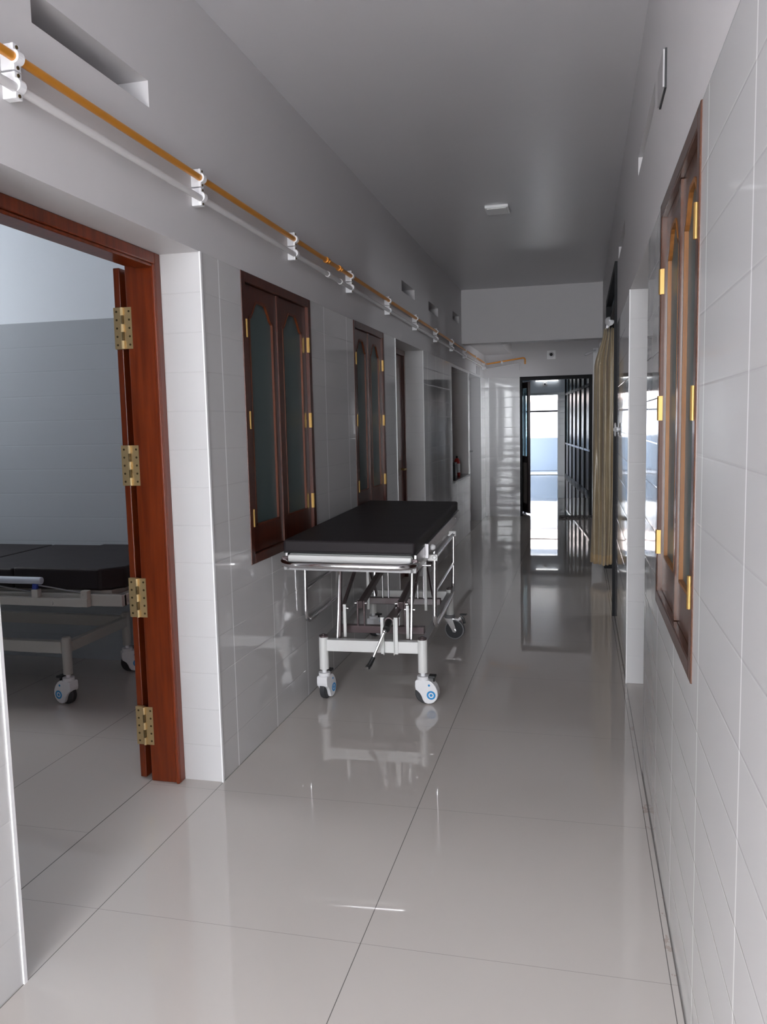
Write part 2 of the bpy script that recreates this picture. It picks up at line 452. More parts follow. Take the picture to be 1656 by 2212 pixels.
# ------------------------------------------------------------------ windows with panelled shutters
def arch(y0, y1, zs, rise, n=18):
    """cathedral-arch outline, shoulder height zs"""
    out = []
    for k in range(n + 1):
        t = k / n; w = abs(2 * t - 1)
        s = 1. if w < .28 else (0. if w > .93 else .5 + .5 * math.cos(PI * (w - .28) / .65))
        out.append((y0 + (y1 - y0) * t, zs + rise * s))
    return out
def shutter_window(name, label, x, sx, y0, y1, wood):
    """x wall face, sx = +1 if the corridor lies on +x of it. Frame flush with the tile."""
    z0, z1 = WZ
    root = struct(empty(name, (x, (y0 + y1) / 2, z0)), label); root['category'] = 'window'
    H = z1 - z0; W = y1 - y0; h = W / 2
    X = lambda d: -sx * d                       # depth into the wall
    def bx(b, d0, d1, ya, yb, za, zb):
        a, c = sorted((X(d0), X(d1))); return b.box(a, c, ya, yb, za, zb)
    fw = .042
    b = MB()
    bx(b, -.004, .075, -h, -h + fw, 0, H); bx(b, -.004, .075, h - fw, h, 0, H)
    bx(b, -.004, .075, -h + fw, h - fw, H - fw, H); bx(b, -.004, .075, -h + fw, h - fw, 0, fw)
    b.build('window_frame', wood, root, bevel=.003)
    for k in (0, 1):
        ya, yb = ((-h + fw + .002, -.0015) if k == 0 else (.0015, h - fw - .002))
        st = .062
        b = MB(); d0, d1 = .013, .050
        za, zb = fw + .002, H - fw - .002
        bx(b, d0, d1, ya, ya + st, za, zb); bx(b, d0, d1, yb - st, yb, za, zb)
        gz0 = za + .115; gs = zb - .135; rise = .075
        bx(b, d0, d1, ya + st, yb - st, za, gz0)
        pts = arch(ya + st, yb - st, gs, rise)
        for (p, q) in zip(pts, pts[1:]):
            b.prism([p, q, (q[0], zb), (p[0], zb)], 'yz', *sorted((X(d0), X(d1))))
        if k == 0: bx(b, .006, .02, yb - .016, yb + .014, za, zb)      # meeting bead
        sh = b.build('shutter', wood, root)
        # raised bead round the glass
        b = MB(); e0, e1 = .0105, .024; w = .008
        ga, gb = ya + st, yb - st
        bx(b, e0, e1, ga, ga + w, gz0, gs); bx(b, e0, e1, gb - w, gb, gz0, gs); bx(b, e0, e1, ga, gb, gz0, gz0 + w)
        for (p, q) in zip(pts, pts[1:]):
            b.prism([(p[0], p[1] - w), (q[0], q[1] - w), (q[0], q[1] + .004), (p[0], p[1] + .004)], 'yz', *sorted((X(e0), X(e1))))
        b.build('glazing_bead', 'wood_rim' if sx < 0 else 'wood_bead', sh)
        b = MB(); 
        poly = [(ga, gz0), (gb, gz0)] + pts[::-1]
        b.prism(poly, 'yz', *sorted((X(.021), X(.027))))
        tag(b.build('glass_pane', 'frost', sh), 'frosted dark glass pane')
        for hz in (H - .235, H * .5, .20):
            yy = ya - .003 if k == 0 else yb + .003
            b = MB()
            b.cyl((X(-.0035), yy, hz - .038), (X(-.0035), yy, hz + .038), .0060, 10)
            bx(b, -.002, .0065, *sorted((yy, yy + (.009 if k == 0 else -.009))), hz - .038, hz + .038)
            tag(b.build('hinge', 'brass', sh, smooth=True), 'small brass hinge')
    return root
shutter_window('window_1', 'shuttered wooden window with frosted panes just past the open ward door', XL, 1, *W1, 'wood_win')
shutter_window('window_2', 'shuttered wooden window beyond the stretcher, just before the second left doorway', XL, 1, *W2, 'wood_win')
shutter_window('window_3', 'shuttered wooden window seen edge-on in the right wall', XR, -1, *W3, 'wood_mid')

def bar_window(name, label, x0, x1, y0, y1, z0, z1, ncol, nrow, t=.03):
    r = struct(empty(name, ((x0 + x1) / 2, (y0 + y1) / 2, z0)), label); r['category'] = 'window'
    cx, cy = (x0 + x1) / 2, (y0 + y1) / 2
    b = MB(); alongx = (x1 - x0) > (y1 - y0)
    L = (x1 - x0) if alongx else (y1 - y0); H = z1 - z0
    def bb(u0, u1, za, zb, d):
        if alongx: b.box(u0, u1, -d, d, za, zb)
        else: b.box(-d, d, u0, u1, za, zb)
    for u in (-L / 2, L / 2 - .05): bb(u, u + .05, 0, H, .03)
    for q in (0, H - .05): bb(-L / 2, L / 2, q, q + .05, .03)
    for k in range(1, ncol): u = -L / 2 + L * k / ncol; bb(u - t / 2, u + t / 2, 0, H, .015)
    for k in range(1, nrow): q = H * k / nrow; bb(-L / 2, L / 2, q - .009, q + .009, .012)
    b.build('window_frame', 'alu', r)
    return r
bar_window('window_4', 'barred window behind the camera', -1.34, .20, YB - .2, YB - .14, .10, 2.72, 3, 7)
bar_window('window_5', 'window in the right wall beside the end door', XR + .1, XR + .16, 10.8, 11.5, 1.2, 1.8, 2, 2)
bar_window('window_6', 'ward window out of view on the left', WX0 - .13, WX0 - .07, 2.95, 4.1, 1.9, 2.75, 3, 2)
bar_window('window_7', 'window at the end of the side passage', PX + .04, PX + .10, 6.7, 7.2, 1.2, 1.9, 2, 2)

# ------------------------------------------------------------------ doors
def butt_hinge(parent, x, y, z, h=.155):
    """brass hinge opened flat, facing the camera (-y)"""
    b = MB()
    b.box(x + .002, x + .036, y - .002, y, z - h / 2, z + h / 2)
    b.box(x - .038, x - .002, y - .002, y + .013, z - h / 2, z + h / 2)
    n = 5
    for k in range(n):
        z0 = z - h / 2 + h * k / n
        b.m(0 if k % 2 == 0 else 1).cyl((x, y - .005, z0 + .0008), (x, y - .005, z0 + h / n - .0008), .0065 if k % 2 == 0 else .0055, 12)
    b.m(1)
    for k in range(5):
        zz = z - h / 2 + h * (k + .5) / 5
        for dx in (.026, -.026):
            b.cyl((x + dx, y - .0026, zz), (x + dx, y - .001, zz), .0042, 12)
    return tag(b.build('hinge', ['brass_plate', 'screw'], parent), 'brass butt hinge with five screws a side')

FX0, FX1 = -1.667, -1.540
d = struct(empty('door_1', (-1.60, D1[1], 0)), 'open reddish brown wooden ward door with four brass hinges'); d['category'] = 'door'
b = MB()
y1, y0 = D1[1], D1[0]; fy = .042; ly = d.location.y; lx = d.location.x
def w2l(x): return x - lx
for (a, c) in ((y1 - fy, y1), (y0, y0 + fy)):
    b.box(w2l(FX0), w2l(FX1), a - ly, c - ly, 0, TOP)
b.box(w2l(FX0), w2l(FX1), y0 + fy - ly, y1 - fy - ly, TOP - fy, TOP)
# planted stop / bevelled moulding on the corridor side
b.prism([(w2l(FX1) - .018, y1 - fy - ly), (w2l(FX1), y1 - fy - ly), (w2l(FX1), y1 - fy - .010 - ly), (w2l(FX1) - .012, y1 - fy - .012 - ly)], 'xy', 0, TOP - fy)
b.box(w2l(FX1) - .075, w2l(FX1) - .005, y0 + fy - ly, y1 - fy - ly, TOP - fy - .012, TOP - fy)
b.build('door_frame', 'wood', d, bevel=.004)
leaf = MB().box(w2l(-1.724), w2l(-1.697), y1 - .028 - ly, y1 + .93 - ly, .006, 2.012).build('door_leaf', 'wood', d, bevel=.003)
for hz in (1.785, 1.265, .747, .228): butt_hinge(d, w2l(-1.6825), y1 - fy - .0005 - ly, hz)

def closed_door(name, label, x, sx, y0, y1, wood):
    """closed leaf and frame set .16 m behind the wall face"""
    r = struct(empty(name, (x - sx * .163, (y0 + y1) / 2, 0)), label); r['category'] = 'door'
    h = (y1 - y0) / 2; X = lambda dd: -sx * dd
    b = MB()
    for a, c in ((-h, -h + .045), (h - .045, h)): b.box(*sorted((X(0), X(.075))), a, c, 0, TOP)
    b.box(*sorted((X(0), X(.075))), -h + .045, h - .045, TOP - .045, TOP)
    b.build('door_frame', wood, r, bevel=.003)
    b = MB().box(*sorted((X(.028), X(.066))), -h + .047, h - .047, .006, TOP - .047)
    for za, zb in ((.15, .95), (1.08, 1.90)):
        for ya, yb in ((-h + .14, -.05), (.05, h - .14)):
            b.box(*sorted((X(.020), X(.03))), ya, yb, za, zb)
    lf = b.build('door_leaf', wood, r, bevel=.004)
    b = MB().cyl((X(.028), h - .13, 1.0), (X(-.02), h - .13, 1.0), .008, 10)
    b.tube([(X(-.02), h - .13, 1.0), (X(-.02), h - .24, 1.0)], .008, 10)
    b.build('handle', 'brass', lf, smooth=True)
    return r
closed_door('door_2', 'dark wooden door set back in the second left doorway past the stretcher', XL, 1, *D2, 'wood_dark')
closed_door('door_3', 'wooden door set back in the right doorway', XR, -1, *DR, 'wood_dark')

# aluminium end door
d = struct(empty('door_4', (0, YE + .06, 0)), 'black aluminium end doorway with a half-open glazed leaf'); d['category'] = 'door'
b = MB()
b.box(BD[0], BD[0] + .03, -.02, .1, 0, TOP); b.box(BD[1] - .035, BD[1], -.02, .1, 0, TOP); b.box(BD[0] + .03, BD[1] - .035, -.02, .1, TOP - .05, TOP)
b.build('door_frame', 'alu', d)
lf = MB(); LW = .46
lf.box(0, .055, -.018, .018, .02, 1.99); lf.box(LW - .07, LW, -.018, .018, .02, 1.99)
lf.box(.055, LW - .07, -.018, .018, 1.90, 1.99); lf.box(.055, LW - .07, -.018, .018, .78, .88); lf.box(.055, LW - .07, -.018, .018, .02, .16)
q = lf.build('door_leaf', 'alu_door', d, bevel=.002)
tag(MB().box(.055, LW - .07, -.004, .004, .88, 1.90).build('glass_pane', 'door_glass', q), 'bluish glass pane')
tag(MB().box(.055, LW - .07, -.006, .006, .16, .78).build('lower_panel', 'door_panel', q), 'grey lower panel')
q.location = (-.902, .60, 0); q.rotation_euler = (0, 0, math.radians(-70))

# dark frame round the side passage opening
d = struct(empty('door_5', (XR - .006, (PASS[0] + PASS[1]) / 2, 0)), 'black aluminium frame round the curtained side opening'); d['category'] = 'door'
h = (PASS[1] - PASS[0]) / 2
b = MB()
b.box(-.012, .10, -h, -h + .05, 0, 2.48); b.box(-.012, .10, h - .05, h, 0, 2.48)
b.box(-.012, .10, -h + .05, h - .05, 2.43, 2.48); b.box(.0, .08, -h + .05, h - .05, 2.22, 2.26)
b.build('door_frame', 'alu', d)
MB().box(.035, .045, -h + .05, h - .05, 2.26, 2.43).build('glass_pane', 'pane', d)

# recessed panel in the last left doorway
r = struct(empty('door_6', (XL - .15, 11.04, 0)), 'pale recessed door in the last left opening before the end wall'); r['category'] = 'door'
b = MB().box(-.04, 0, -.60, .60, .006, 2.0)
b.build('door_leaf', 'plate', r, bevel=.003)
MB().cyl((0, .48, 1.0), (.05, .48, 1.0), .012, 12).build('handle', 'steel', r)

# ------------------------------------------------------------------ glazed partition beyond the end door
pr = empty('glazed_partition', (-.352, 21.2, 0), math.radians(5.6))
tag(pr, 'dark framed glass partition along the right of the far corridor', 'partition')
L = 8.2; npan = 9; PW = L / npan
for k in range(npan + 1):
    yy = -k * PW; wd = .10 if k in (4, 5) else .05
    MB().box(-.03, .03, yy - wd / 2, yy + wd / 2, 0, 2.55).build('post', 'alu', pr)
b = MB(); b.box(-.025, .025, -L, 0, 2.03, 2.09); b.box(-.025, .025, -L, 0, 2.5, 2.55); b.build('top_rail', 'alu', pr)
tag(MB().box(-.028, .028, -L, 0, .815, .855).build('middle_rail', 'steel', pr), 'silver middle rail')
MB().box(-.028, .028, -L, 0, 0, .07).build('bottom_rail', 'alu', pr)
for k in range(npan):
    a, c = -(k + 1) * PW + .05, -k * PW - .05
    MB().box(-.004, .004, a, c, .86, 2.03).build('glass_pane', 'pane', pr)
    MB().box(-.004, .004, a, c, 2.09, 2.5).build('top_pane', 'pane', pr)
    tag(MB().box(-.006, .006, a, c, .07, .80).build('lower_panel', 'panel', pr), 'grey lower panel')
tl = empty('tube_light', (-.83, FE - .05, 2.43))
MB().box(-.30, .30, -.02, .03, .0, .035).build('housing', 'lamp', tl)
MB().cyl((-.28, -.01, -.014), (.28, -.01, -.014), .013, 14).build('tube', 'tube', tl)
tag(tl, 'lit white tube light above the far exit', 'light')
rb = MB().box(-1.36, -.565, FE + .14, FE + .16, 1.635, 1.675).build('exit_bar', 'alu')
tag(rb, 'thin dark bar across the bright exit opening', 'bar')

# ------------------------------------------------------------------ pipes and clips
def zpipe(y): return 2.310 - .0056 * (y - 1.8)
PXX = XL + .034
up = fillet([(PXX, YB + .02, zpipe(YB)), (PXX, YE - .045, zpipe(YE)), (-.785, YE - .045, zpipe(YE) + .075), (-.785, YE - .045, zpipe(YE) - .02)], .03)
b = MB().tube(up, .0115, 14)
for yy in (4.36, 4.60):
    b.cyl((PXX, yy - .025, zpipe(yy)), (PXX, yy + .025, zpipe(yy)), .0165, 14)
    b.cyl((PXX, yy, zpipe(yy)), (PXX + .02, yy, zpipe(yy) - .012), .009, 10)
tag(b.build('wall_mounted_pipe', 'copper', smooth=True), 'orange gas pipe running along the upper left wall', 'pipe')
DZ = .072
lo = fillet([(PXX, YB + .02, zpipe(YB) - DZ), (PXX, YE - .045, zpipe(YE) - DZ), (-.855, YE - .045, zpipe(YE) - DZ + .07), (-.855, YE - .045, zpipe(YE) - DZ - .03)], .03)
b = MB().tube(lo, .0115, 14)
for yy in (4.38, 4.62): b.cyl((PXX, yy - .02, zpipe(yy) - DZ), (PXX, yy + .02, zpipe(yy) - DZ), .016, 14)
tag(b.build('wall_mounted_pipe', 'clear_pipe', smooth=True), 'thin white pipe running just under the orange one', 'pipe')

def make_clip():
    r = empty('pipe_clip')
    b = MB().box(-.034, -.004, -.013, .013, -.031, .031)
    b.build('base', 'white_plastic', r, bevel=.002)
    prof = [(-.004, -.031), (.004, -.031), (.004, -.018)]
    prof += [(.004 + .014 * math.cos(t), .014 * math.sin(t) * 1.15) for t in [-PI / 2 + PI * k / 8 for k in range(9)]]
    prof += [(.004, .018), (.004, .031), (-.004, .031)]
    MB().prism(prof, 'xz', -.012, .012).build('saddle', 'white_plastic', r)
    for z in (.024, -.024):
        MB().cyl((.003, 0, z), (.0065, 0, z), .0045, 10).build('screw', 'screw', r)
    return r
names = ['nearest the camera, above the ward door', 'above the ward door jamb', 'above the first shuttered window', 'between the two shuttered windows',
         'above the second shuttered window', 'above the second doorway', 'just past the second doorway', 'before the wall niche', 'over the wall niche', 'near the far corner', 'just before the end wall']
proto = None
for k, nm in enumerate(names):
    yy = 1.832 + 1.005 * k
    for j, z in enumerate((zpipe(yy), zpipe(yy) - DZ + .006)):
        if proto is None: proto = o = make_clip()
        else: o = copy_tree(proto)
        o.location = (PXX, yy, z)
        tag(o, 'white %s pipe clip on the left wall, %s' % (('upper', 'lower')[j], nm), 'pipe clip', 'white pipe clips along the gas pipes')
o = copy_tree(proto); o.location = (-1.12, YE - .045, zpipe(YE) + .022); o.rotation_euler = (0, 0, -PI / 2)
tag(o, 'white pipe clip on the end wall under the soffit', 'pipe clip', 'white pipe clips along the gas pipes')

# ------------------------------------------------------------------ small fixtures
def dome(loc, label, s=1.):
    r = empty('security_camera', loc)
    MB().box(-.062 * s, .062 * s, -.02, 0, -.062 * s, .062 * s).build('mounting_plate', 'lamp', r, bevel=.004)
    b = MB().tube([(0, -.02 - .045 * t, 0) for t in (0, .5, .85, 1)], [.040 * s, .038 * s, .027 * s, .012 * s], 20)
    b.build('dome', 'white_plastic', r, smooth=True)
    b = MB().ball((0, -.055, 0), .024 * s); tag(b.build('lens', 'black', r, smooth=True), 'black camera lens')
    return tag(r, label, 'security camera')
dome((-.413, YE, 2.352), 'white dome camera on the wall above the end door')
dome((-.88, FE, 2.335), 'small dome camera above the far exit, seen through the end door', .9)
r = empty('ceiling_light', (-.595, 6.20, CEIL))
MB().box(-.085, .085, -.1, .1, -.022, 0).build('housing', 'trim', r, bevel=.004)
MB().box(-.07, .07, -.085, .085, -.026, -.021).build('diffuser', 'lamp', r)
tag(r, 'small flat square ceiling light, switched off', 'ceiling light')
r = empty('cover_plate', (XR, 2.735, 2.425))  # plain grey cover plate, no vent behind it
b = MB().box(-.006, 0, -.088, .088, -.056, .056); b.build('backing', 'black', r)
MB().box(-.011, -.005, -.084, .084, -.052, .054).build('plate', 'plate', r)
tag(r, 'grey cover plate high on the right wall above the shuttered window', 'cover plate')
o = MB().box(0, .012, -.17, .17, -.055, .055).build('cover_plate', 'plate', bevel=.003); o.location = (XL, 11.35, 2.115)  # plain wall plate, not over a vent opening
tag(o, 'grey wall plate above the last left opening', 'cover plate')

# niche ledge with two things on it
o = MB().box(XL - .215, XL + .03, 8.96, 10.28, .735, .762).build('counter_ledge', 'granite', bevel=.003)
tag(o, 'black stone ledge of the niche in the left wall', 'ledge')
o = MB().box(XL - .219, XL - .20, 8.985, 10.295, .762, 2.015).build('back_board', 'brown_board')
tag(o, 'brownish board closing the back of the wall niche', 'board')
r = empty('red_canister', (XL - .085, 9.88, .762))
b = MB().tube([(0, 0, z) for z in (0, .01, .17, .20, .215)], [.036, .039, .039, .028, .014], 20); b.build('body', 'red', r, smooth=True)
MB().tube([(0, 0, .215), (0, 0, .24)], .012, 12).build('valve', 'black', r)
b = MB().tube([(0, 0, .04), (0, 0, .15)], .0396, 20, caps=False); tag(b.build('label', 'white_plastic', r, smooth=True), 'white paper label')
tag(r, 'red canister with a white label on the black niche ledge', 'canister')
r = empty('black_box', (XL - .075, 9.42, .762))
MB().box(-.05, .05, -.08, .08, 0, .17).build('body', 'black', r, bevel=.006)
MB().box(-.046, .046, -.076, .076, .17, .185).build('lid', 'black', r, bevel=.004)
tag(r, 'black box beside the red canister on the niche ledge', 'box')

# door mat
r = empty('doormat', (-.05, 12.06, 0))
b = MB().box(-.245, .225, -.16, .12, .0, .022); q = b.build('mat', 'mat', r, bevel=.010, seg=3)
b = MB()
for k in range(60):
    x = -.24 + .46 * k / 59
    b.tube([(x, -.158, .012), (x + random.uniform(-.006, .006), -.175, .004)], .003, 5)
b.build('fringe', 'mat', r)
tag(r, 'speckled grey doormat in front of the end door', 'doormat')

# ------------------------------------------------------------------ curtain on its rod
CY0, CY1 = 7.36, 7.86; CXM = .232
bm = bmesh.new(); NU, NV = 180, 48; ZT, ZB = 2.184, .115; grid = []
for j in range(NV + 1):
    t = j / NV; z = ZT + (ZB - ZT) * t; row = []
    g = min(1, t / .16); g = g * g * (3 - 2 * g)
    rx = .040 + .046 * g + .010 * t; ry = .19 + .04 * g
    cx = CXM + .012 - .028 * g - .006 * t
    for i in range(NU):
        a = 2 * PI * i / NU
        ph = 14 * a + .8 * math.sin(2.6 * t + 2 * a) + .5 * math.sin(6 * t + 5 * a)
        rp = 1 + (.20 - .08 * g) * math.sin(ph) + .07 * math.sin(5 * a + 3 * t) * g + .05 * math.sin(9 * a - 8 * t)
        x = cx + rx * rp * math.cos(a); y = ry * rp * math.sin(a) * .8
        if t > .55: x += .012 * (t - .55) * math.sin(8 * t + 3 * a)
        row.append(bm.verts.new((x, y, z + .010 * math.sin(ph) * (1 if j == 0 else 0))))
    grid.append(row)
for j in range(NV):
    for i in range(NU):
        k = (i + 1) % NU
        f = bm.faces.new([grid[j][i], grid[j][k], grid[j + 1][k], grid[j + 1][i]]); f.material_index = 1 if j >= NV - 2 else 0
me = bpy.data.meshes.new('drape'); bm.to_mesh(me); bm.free(); me.materials.append(M['cloth']); me.materials.append(M['hem']); me.shade_smooth()
r = empty('curtain', (0, 7.6, 0))
o = bpy.data.objects.new('drape', me); C.objects.link(o); o.parent = r
sm = o.modifiers.new('thickness', 'SOLIDIFY'); sm.thickness = .003
tag(r, 'gold beige curtain bunched at the side opening, hanging almost to the floor', 'curtain')
r = empty('curtain_rod', (CXM, 7.2, 2.215))
MB().cyl((0, 0, 0), (0, 2.1, 0), .009, 14).build('rod', 'steel', r, smooth=True)
for k in range(7):
    MB().ring((0, .22 + .36 * k / 6, 0), (0, 1, 0), .010, .015, .005, 18).build('ring', 'steel', r, smooth=True)
for yy, s in ((0, -1), (2.1, 1)):
    b = MB().tube([(0, yy, 0), (0, yy + s * .02, 0), (0, yy + s * .04, 0), (0, yy + s * .075, 0), (0, yy + s * .10, 0)], [.016, .03, .038, .026, .006], 16)
    tag(b.build('finial', 'white_plastic', r, smooth=True), 'white knob finial')
for yy in (.78, 2.04):
    b = MB().tube([(.01, yy, -.01), (-.02, yy, .0)], .012, 10); b.build('bracket', 'white_plastic', r)
tag(r, 'curtain rod with white finials over the side opening', 'curtain rod')

r = empty('curtain_tieback', (XR, 5.66, 1.335))
MB().cyl((0, 0, 0), (-.014, 0, 0), .016, 16).build('stem', 'white_plastic', r, smooth=True)
for k in range(6):
    a = PI / 3 * k + .3
    b = MB().ball((-.018, .028 * math.cos(a), .028 * math.sin(a)), .019, (.35, 1, 1), 14); b.build('petal', 'white_plastic', r, smooth=True)
MB().ball((-.022, 0, 0), .014, (.6, 1, 1), 14).build('flower_centre', 'white_plastic', r, smooth=True)
tag(r, 'white flower-shaped curtain tieback on the right wall tiles', 'tieback')
r = empty('curtain_bracket', (.205, YE - .05, 2.385))
MB().cyl((0, 0, 0), (0, -.012, 0), .030, 20).build('base_plate', 'white_plastic', r, smooth=True)
b = MB().tube([(0, -.01, 0), (-.03, -.03, -.012), (-.09, -.05, -.035), (-.125, -.055, -.05)], [.010, .011, .014, .020], 12); b.build('arm', 'white_plastic', r, smooth=True)
MB().ball((-.135, -.055, -.055), .020, (1, 1, 1), 14).build('knob', 'white_plastic', r, smooth=True)
tag(r, 'white curtain bracket on the corner boxing beside the end door', 'bracket')

# ------------------------------------------------------------------ casters
PROF = [(-.036, .118), (-.037, .090), (-.034, .074), (-.022, .066), (-.012, .056), (-.004, .042), (.002, .024), (.012, .010), (.028, .004), (.045, .006), (.060, .014), (.074, .030),
        (.080, .050), (.078, .072), (.070, .092), (.060, .106), (.048, .118), (.036, .124), (-.030, .124)]
def covered_caster(parent, loc, rz, pedal=True):
    e = empty('caster', loc, rz); e.parent = parent
    tag(e, 'white covered caster with a blue ring mark')
    MB().prism(PROF, 'xz', -.029, .029).build('cover', 'white_plastic', e, bevel=.009, seg=3)
    b = MB().cyl((0, 0, .122), (0, 0, .140), .030, 22).cyl((0, 0, .140), (0, 0, .158), .012, 14)
    b.build('swivel', 'white_plastic', e, smooth=True)
    b = MB().cyl((.012, -.014, .052), (.012, .014, .052), .052, 32); b.build('wheel', 'rubber', e, smooth=True, bevel=.005)
    for s in (-1, 1):
        b = MB().ring((.046, s * .0288, .050), (0, s, 0), .0135, .0225, .0012)
        b.cyl((.046, s * .0288, .050), (.046, s * .0300, .050), .0075, 18)
        b.cyl((.036, s * .0288, .100), (.036, s * .0300, .100), .0058, 14)
        tag(b.build('ring_mark', 'blue', e), 'blue concentric ring mark')
    if pedal:
        b = MB().box(.030, .066, -.022, .022, .134, .146).box(.052, .060, -.006, .006, .112, .136)
        tag(b.build('brake_pedal', 'black', e, bevel=.003), 'black brake pedal')
    return e
def fork_caster(parent, loc, rz):
    e = empty('caster', loc, rz); e.parent = parent
    tag(e, 'chrome fork caster with a dark wheel')
    b = MB().cyl((.03, -.014, .064), (.03, .014, .064), .0575, 36); b.build('wheel', 'rubber', e, smooth=True, bevel=.004)
    b = MB().ring((.03, -.0130, .064), (0, 1, 0), .057, .064, .026, 36); tag(b.build('tyre', 'rim', e, smooth=True), 'grey tyre')
    b = MB()
    for s in (-1, 1):
        b.prism([(-.030, .138), (.020, .138), (.046, .058), (.038, .046), (.022, .048), (.016, .062)], 'xz', s * .021 - .002, s * .021 + .002)
        b.cyl((.031, s * .021, .060), (.031, s * .0265, .060), .009, 14)
    b.box(-.030, .024, -.023, .023, .134, .140)
    b.prism([(.015, .130), (.060, .120), (.078, .138), (.072, .150), (.050, .134), (.020, .138)], 'xz', -.012, .012)
    b.build('fork', 'chrome', e)
    b = MB().cyl((-.004, 0, .140), (-.004, 0, .160), .034, 22).cyl((-.004, 0, .160), (-.004, 0, .175), .014, 14); b.build('swivel', 'rim', e, smooth=True)
    b = MB().tube([(.070, 0, .152), (.088, 0, .135), (.094, 0, .105)], .008, 8).box(.068, .110, -.016, .016, .160, .167)
    tag(b.build('brake_pedal', 'black', e), 'black brake pedal')
    return e

# ------------------------------------------------------------------ the stretcher
st = empty('hospital_stretcher', (-1.050, 4.535, 0), math.radians(2.6))
tag(st, 'hospital stretcher with a black mattress and fold-down side rails, parked against the left wall', 'stretcher')
hx, hy = .256, .625
def deckm(z=.80): return Matrix.Translation((0, 0, z)) @ Matrix.Rotation(math.radians(.9), 4, 'Y') @ Matrix.Translation((0, 0, -z))
Y0 = -.165; YF, YR = Y0 - .94, Y0 + .94; HW = .300
bm = MB()
# rounded mattress
n = 5
b = MB().box(-HW, HW, YF, YR, .832, .892).xf(deckm())
mt = b.build('mattress', 'vinyl', st, bevel=.014, seg=4); 
b = MB()
pts = fillet([(-HW + .004, YF + .004, .836), (HW - .004, YF + .004, .836), (HW - .004, YR - .004, .836), (-HW + .004, YR - .004, .836), (-HW + .004, YF + .02, .836)], .02)
b.tube(pts, .0035, 8).xf(deckm()); b.build('piping', 'black', mt, smooth=True)
# deck
b = MB().box(-.285, .285, YF + .03, YR - .02, .786, .826).xf(deckm()); b.build('deck', 'white_metal', st, bevel=.012, seg=3)
b = MB().prism([(-.282, .79), (.282, .79), (.282, .822), (-.282, .822)], 'xz', YF + .012, YF + .03)
tag(b.xf(deckm()).build('end_panel', 'white_metal', st, bevel=.006), 'white end panel')
b = MB().box(-.29, .29, YF + .02, YF + .05, .752, .768).box(-.29, .29, YR - .05, YR - .02, .752, .768)
for s in (-1, 1): b.box(s * .29 - .012, s * .29 + .012, YF + .02, YR - .02, .752, .785)
b.xf(deckm()).build('lower_frame', 'grey_metal', st)
# bumper
b = MB().tube(fillet([(-.308, YF + .075, .788), (-.308, YF - .05, .788), (.300, YF - .05, .788), (.300, YF + .075, .788)], .09, 10), .0145, 16)
b.xf(deckm()).build('bumper_bar', 'chrome', st, smooth=True)
for x in (-.300, .292):
    MB().box(x - .016, x + .016, YF + .03, YF + .036, .762, .812).xf(deckm()).build('bumper_bracket', 'dark_metal', st, bevel=.004)
for s in (-1, 1):
    b = MB().box(s * .296 - .006, s * .296 + .006, YF + .04, YF + .30, .776, .830)
    b.xf(deckm()).build('side_panel', 'steel', st, bevel=.002)
    b = MB().box(s * .306 - .005, s * .306 + .005, YF + .325, YR - .02, .782, .836)
    b.cyl((s * .306, YR - .28, .812), (s * .316, YR - .28, .812), .010, 14)
    b.box(s * .306 - .012, s * .306 + .012, YF + .315, YF + .325, .77, .84)
    b.xf(deckm()).build('side_panel', 'steel', st, bevel=.002)
    # latch and pivot bracket
    b = MB().ball((s * .325, YF + .40, .812), .016, (1, 1.3, .9)).cyl((s * .30, YF + .40, .806), (s * .325, YF + .40, .810), .007, 10)
    tag(b.xf(deckm()).build('latch', 'white_plastic', st, smooth=True), 'white latch knob')
    XRL = s * .330; ya, yb = -.660, .215; zt, zb = .752, .400
    b = MB().box(*sorted((s * .296, s * .345)), ya - .013, ya + .013, zt - .014, zt + .018).cyl((XRL, ya - .02, zt + .004), (XRL, ya - .012, zt + .004), .010, 12)
    tag(MB().box(*sorted((s * .296, s * .345)), yb - .013, yb + .013, zt - .014, zt + .018).xf(deckm()).build('rail_bracket', 'white_metal', st, bevel=.003), 'white rail bracket')
    tag(b.xf(deckm()).build('rail_bracket', 'white_metal', st, bevel=.003), 'white rail bracket')
    b = MB()
    b.tube(fillet([(XRL, ya, zt), (XRL, ya, zb), (XRL, yb, zb), (XRL, yb, zt)], .07, 9), .0115, 14)
    b.cyl((XRL, ya, zt), (XRL, yb, zt), .0105, 14)
    b.cyl((XRL, ya, .575), (XRL, yb, .575), .0075, 10)
    b.xf(deckm()).build('side_rail', 'chrome', st, smooth=True)
# base
for sy in (-1, 1):
    b = MB().box(-hx + .02, hx - .02, sy * hy - .020, sy * hy + .020, .256, .316); b.build('base_crossbar', 'white_metal', st, bevel=.003)
for sx in (-1, 1):
    b = MB().box(sx * hx - .018, sx * hx + .018, -hy + .02, hy - .02, .262, .308); b.build('base_rail', 'grey_metal', st, bevel=.003)
    for sy in (-1, 1):
        b = MB().cyl((sx * hx, sy * hy, .158), (sx * hx, sy * hy, .326), .0245, 24)
        p = b.build('corner_post', 'white_metal', st, smooth=True)
        b = MB().cyl((sx * hx, sy * hy, .326), (sx * hx, sy * hy, .334), .0225, 24).cyl((sx * hx, sy * hy, .334), (sx * hx, sy * hy, .341), .010, 12)
        tag(b.build('post_cap', 'dark_metal', p, smooth=True), 'dark post cap')
covered_caster(st, (-hx, -hy, 0), math.radians(80))
covered_caster(st, (hx, -hy, 0), math.radians(-4))
covered_caster(st, (-hx, hy, 0), math.radians(62))
fork_caster(st, (hx, hy, 0), math.radians(-8))
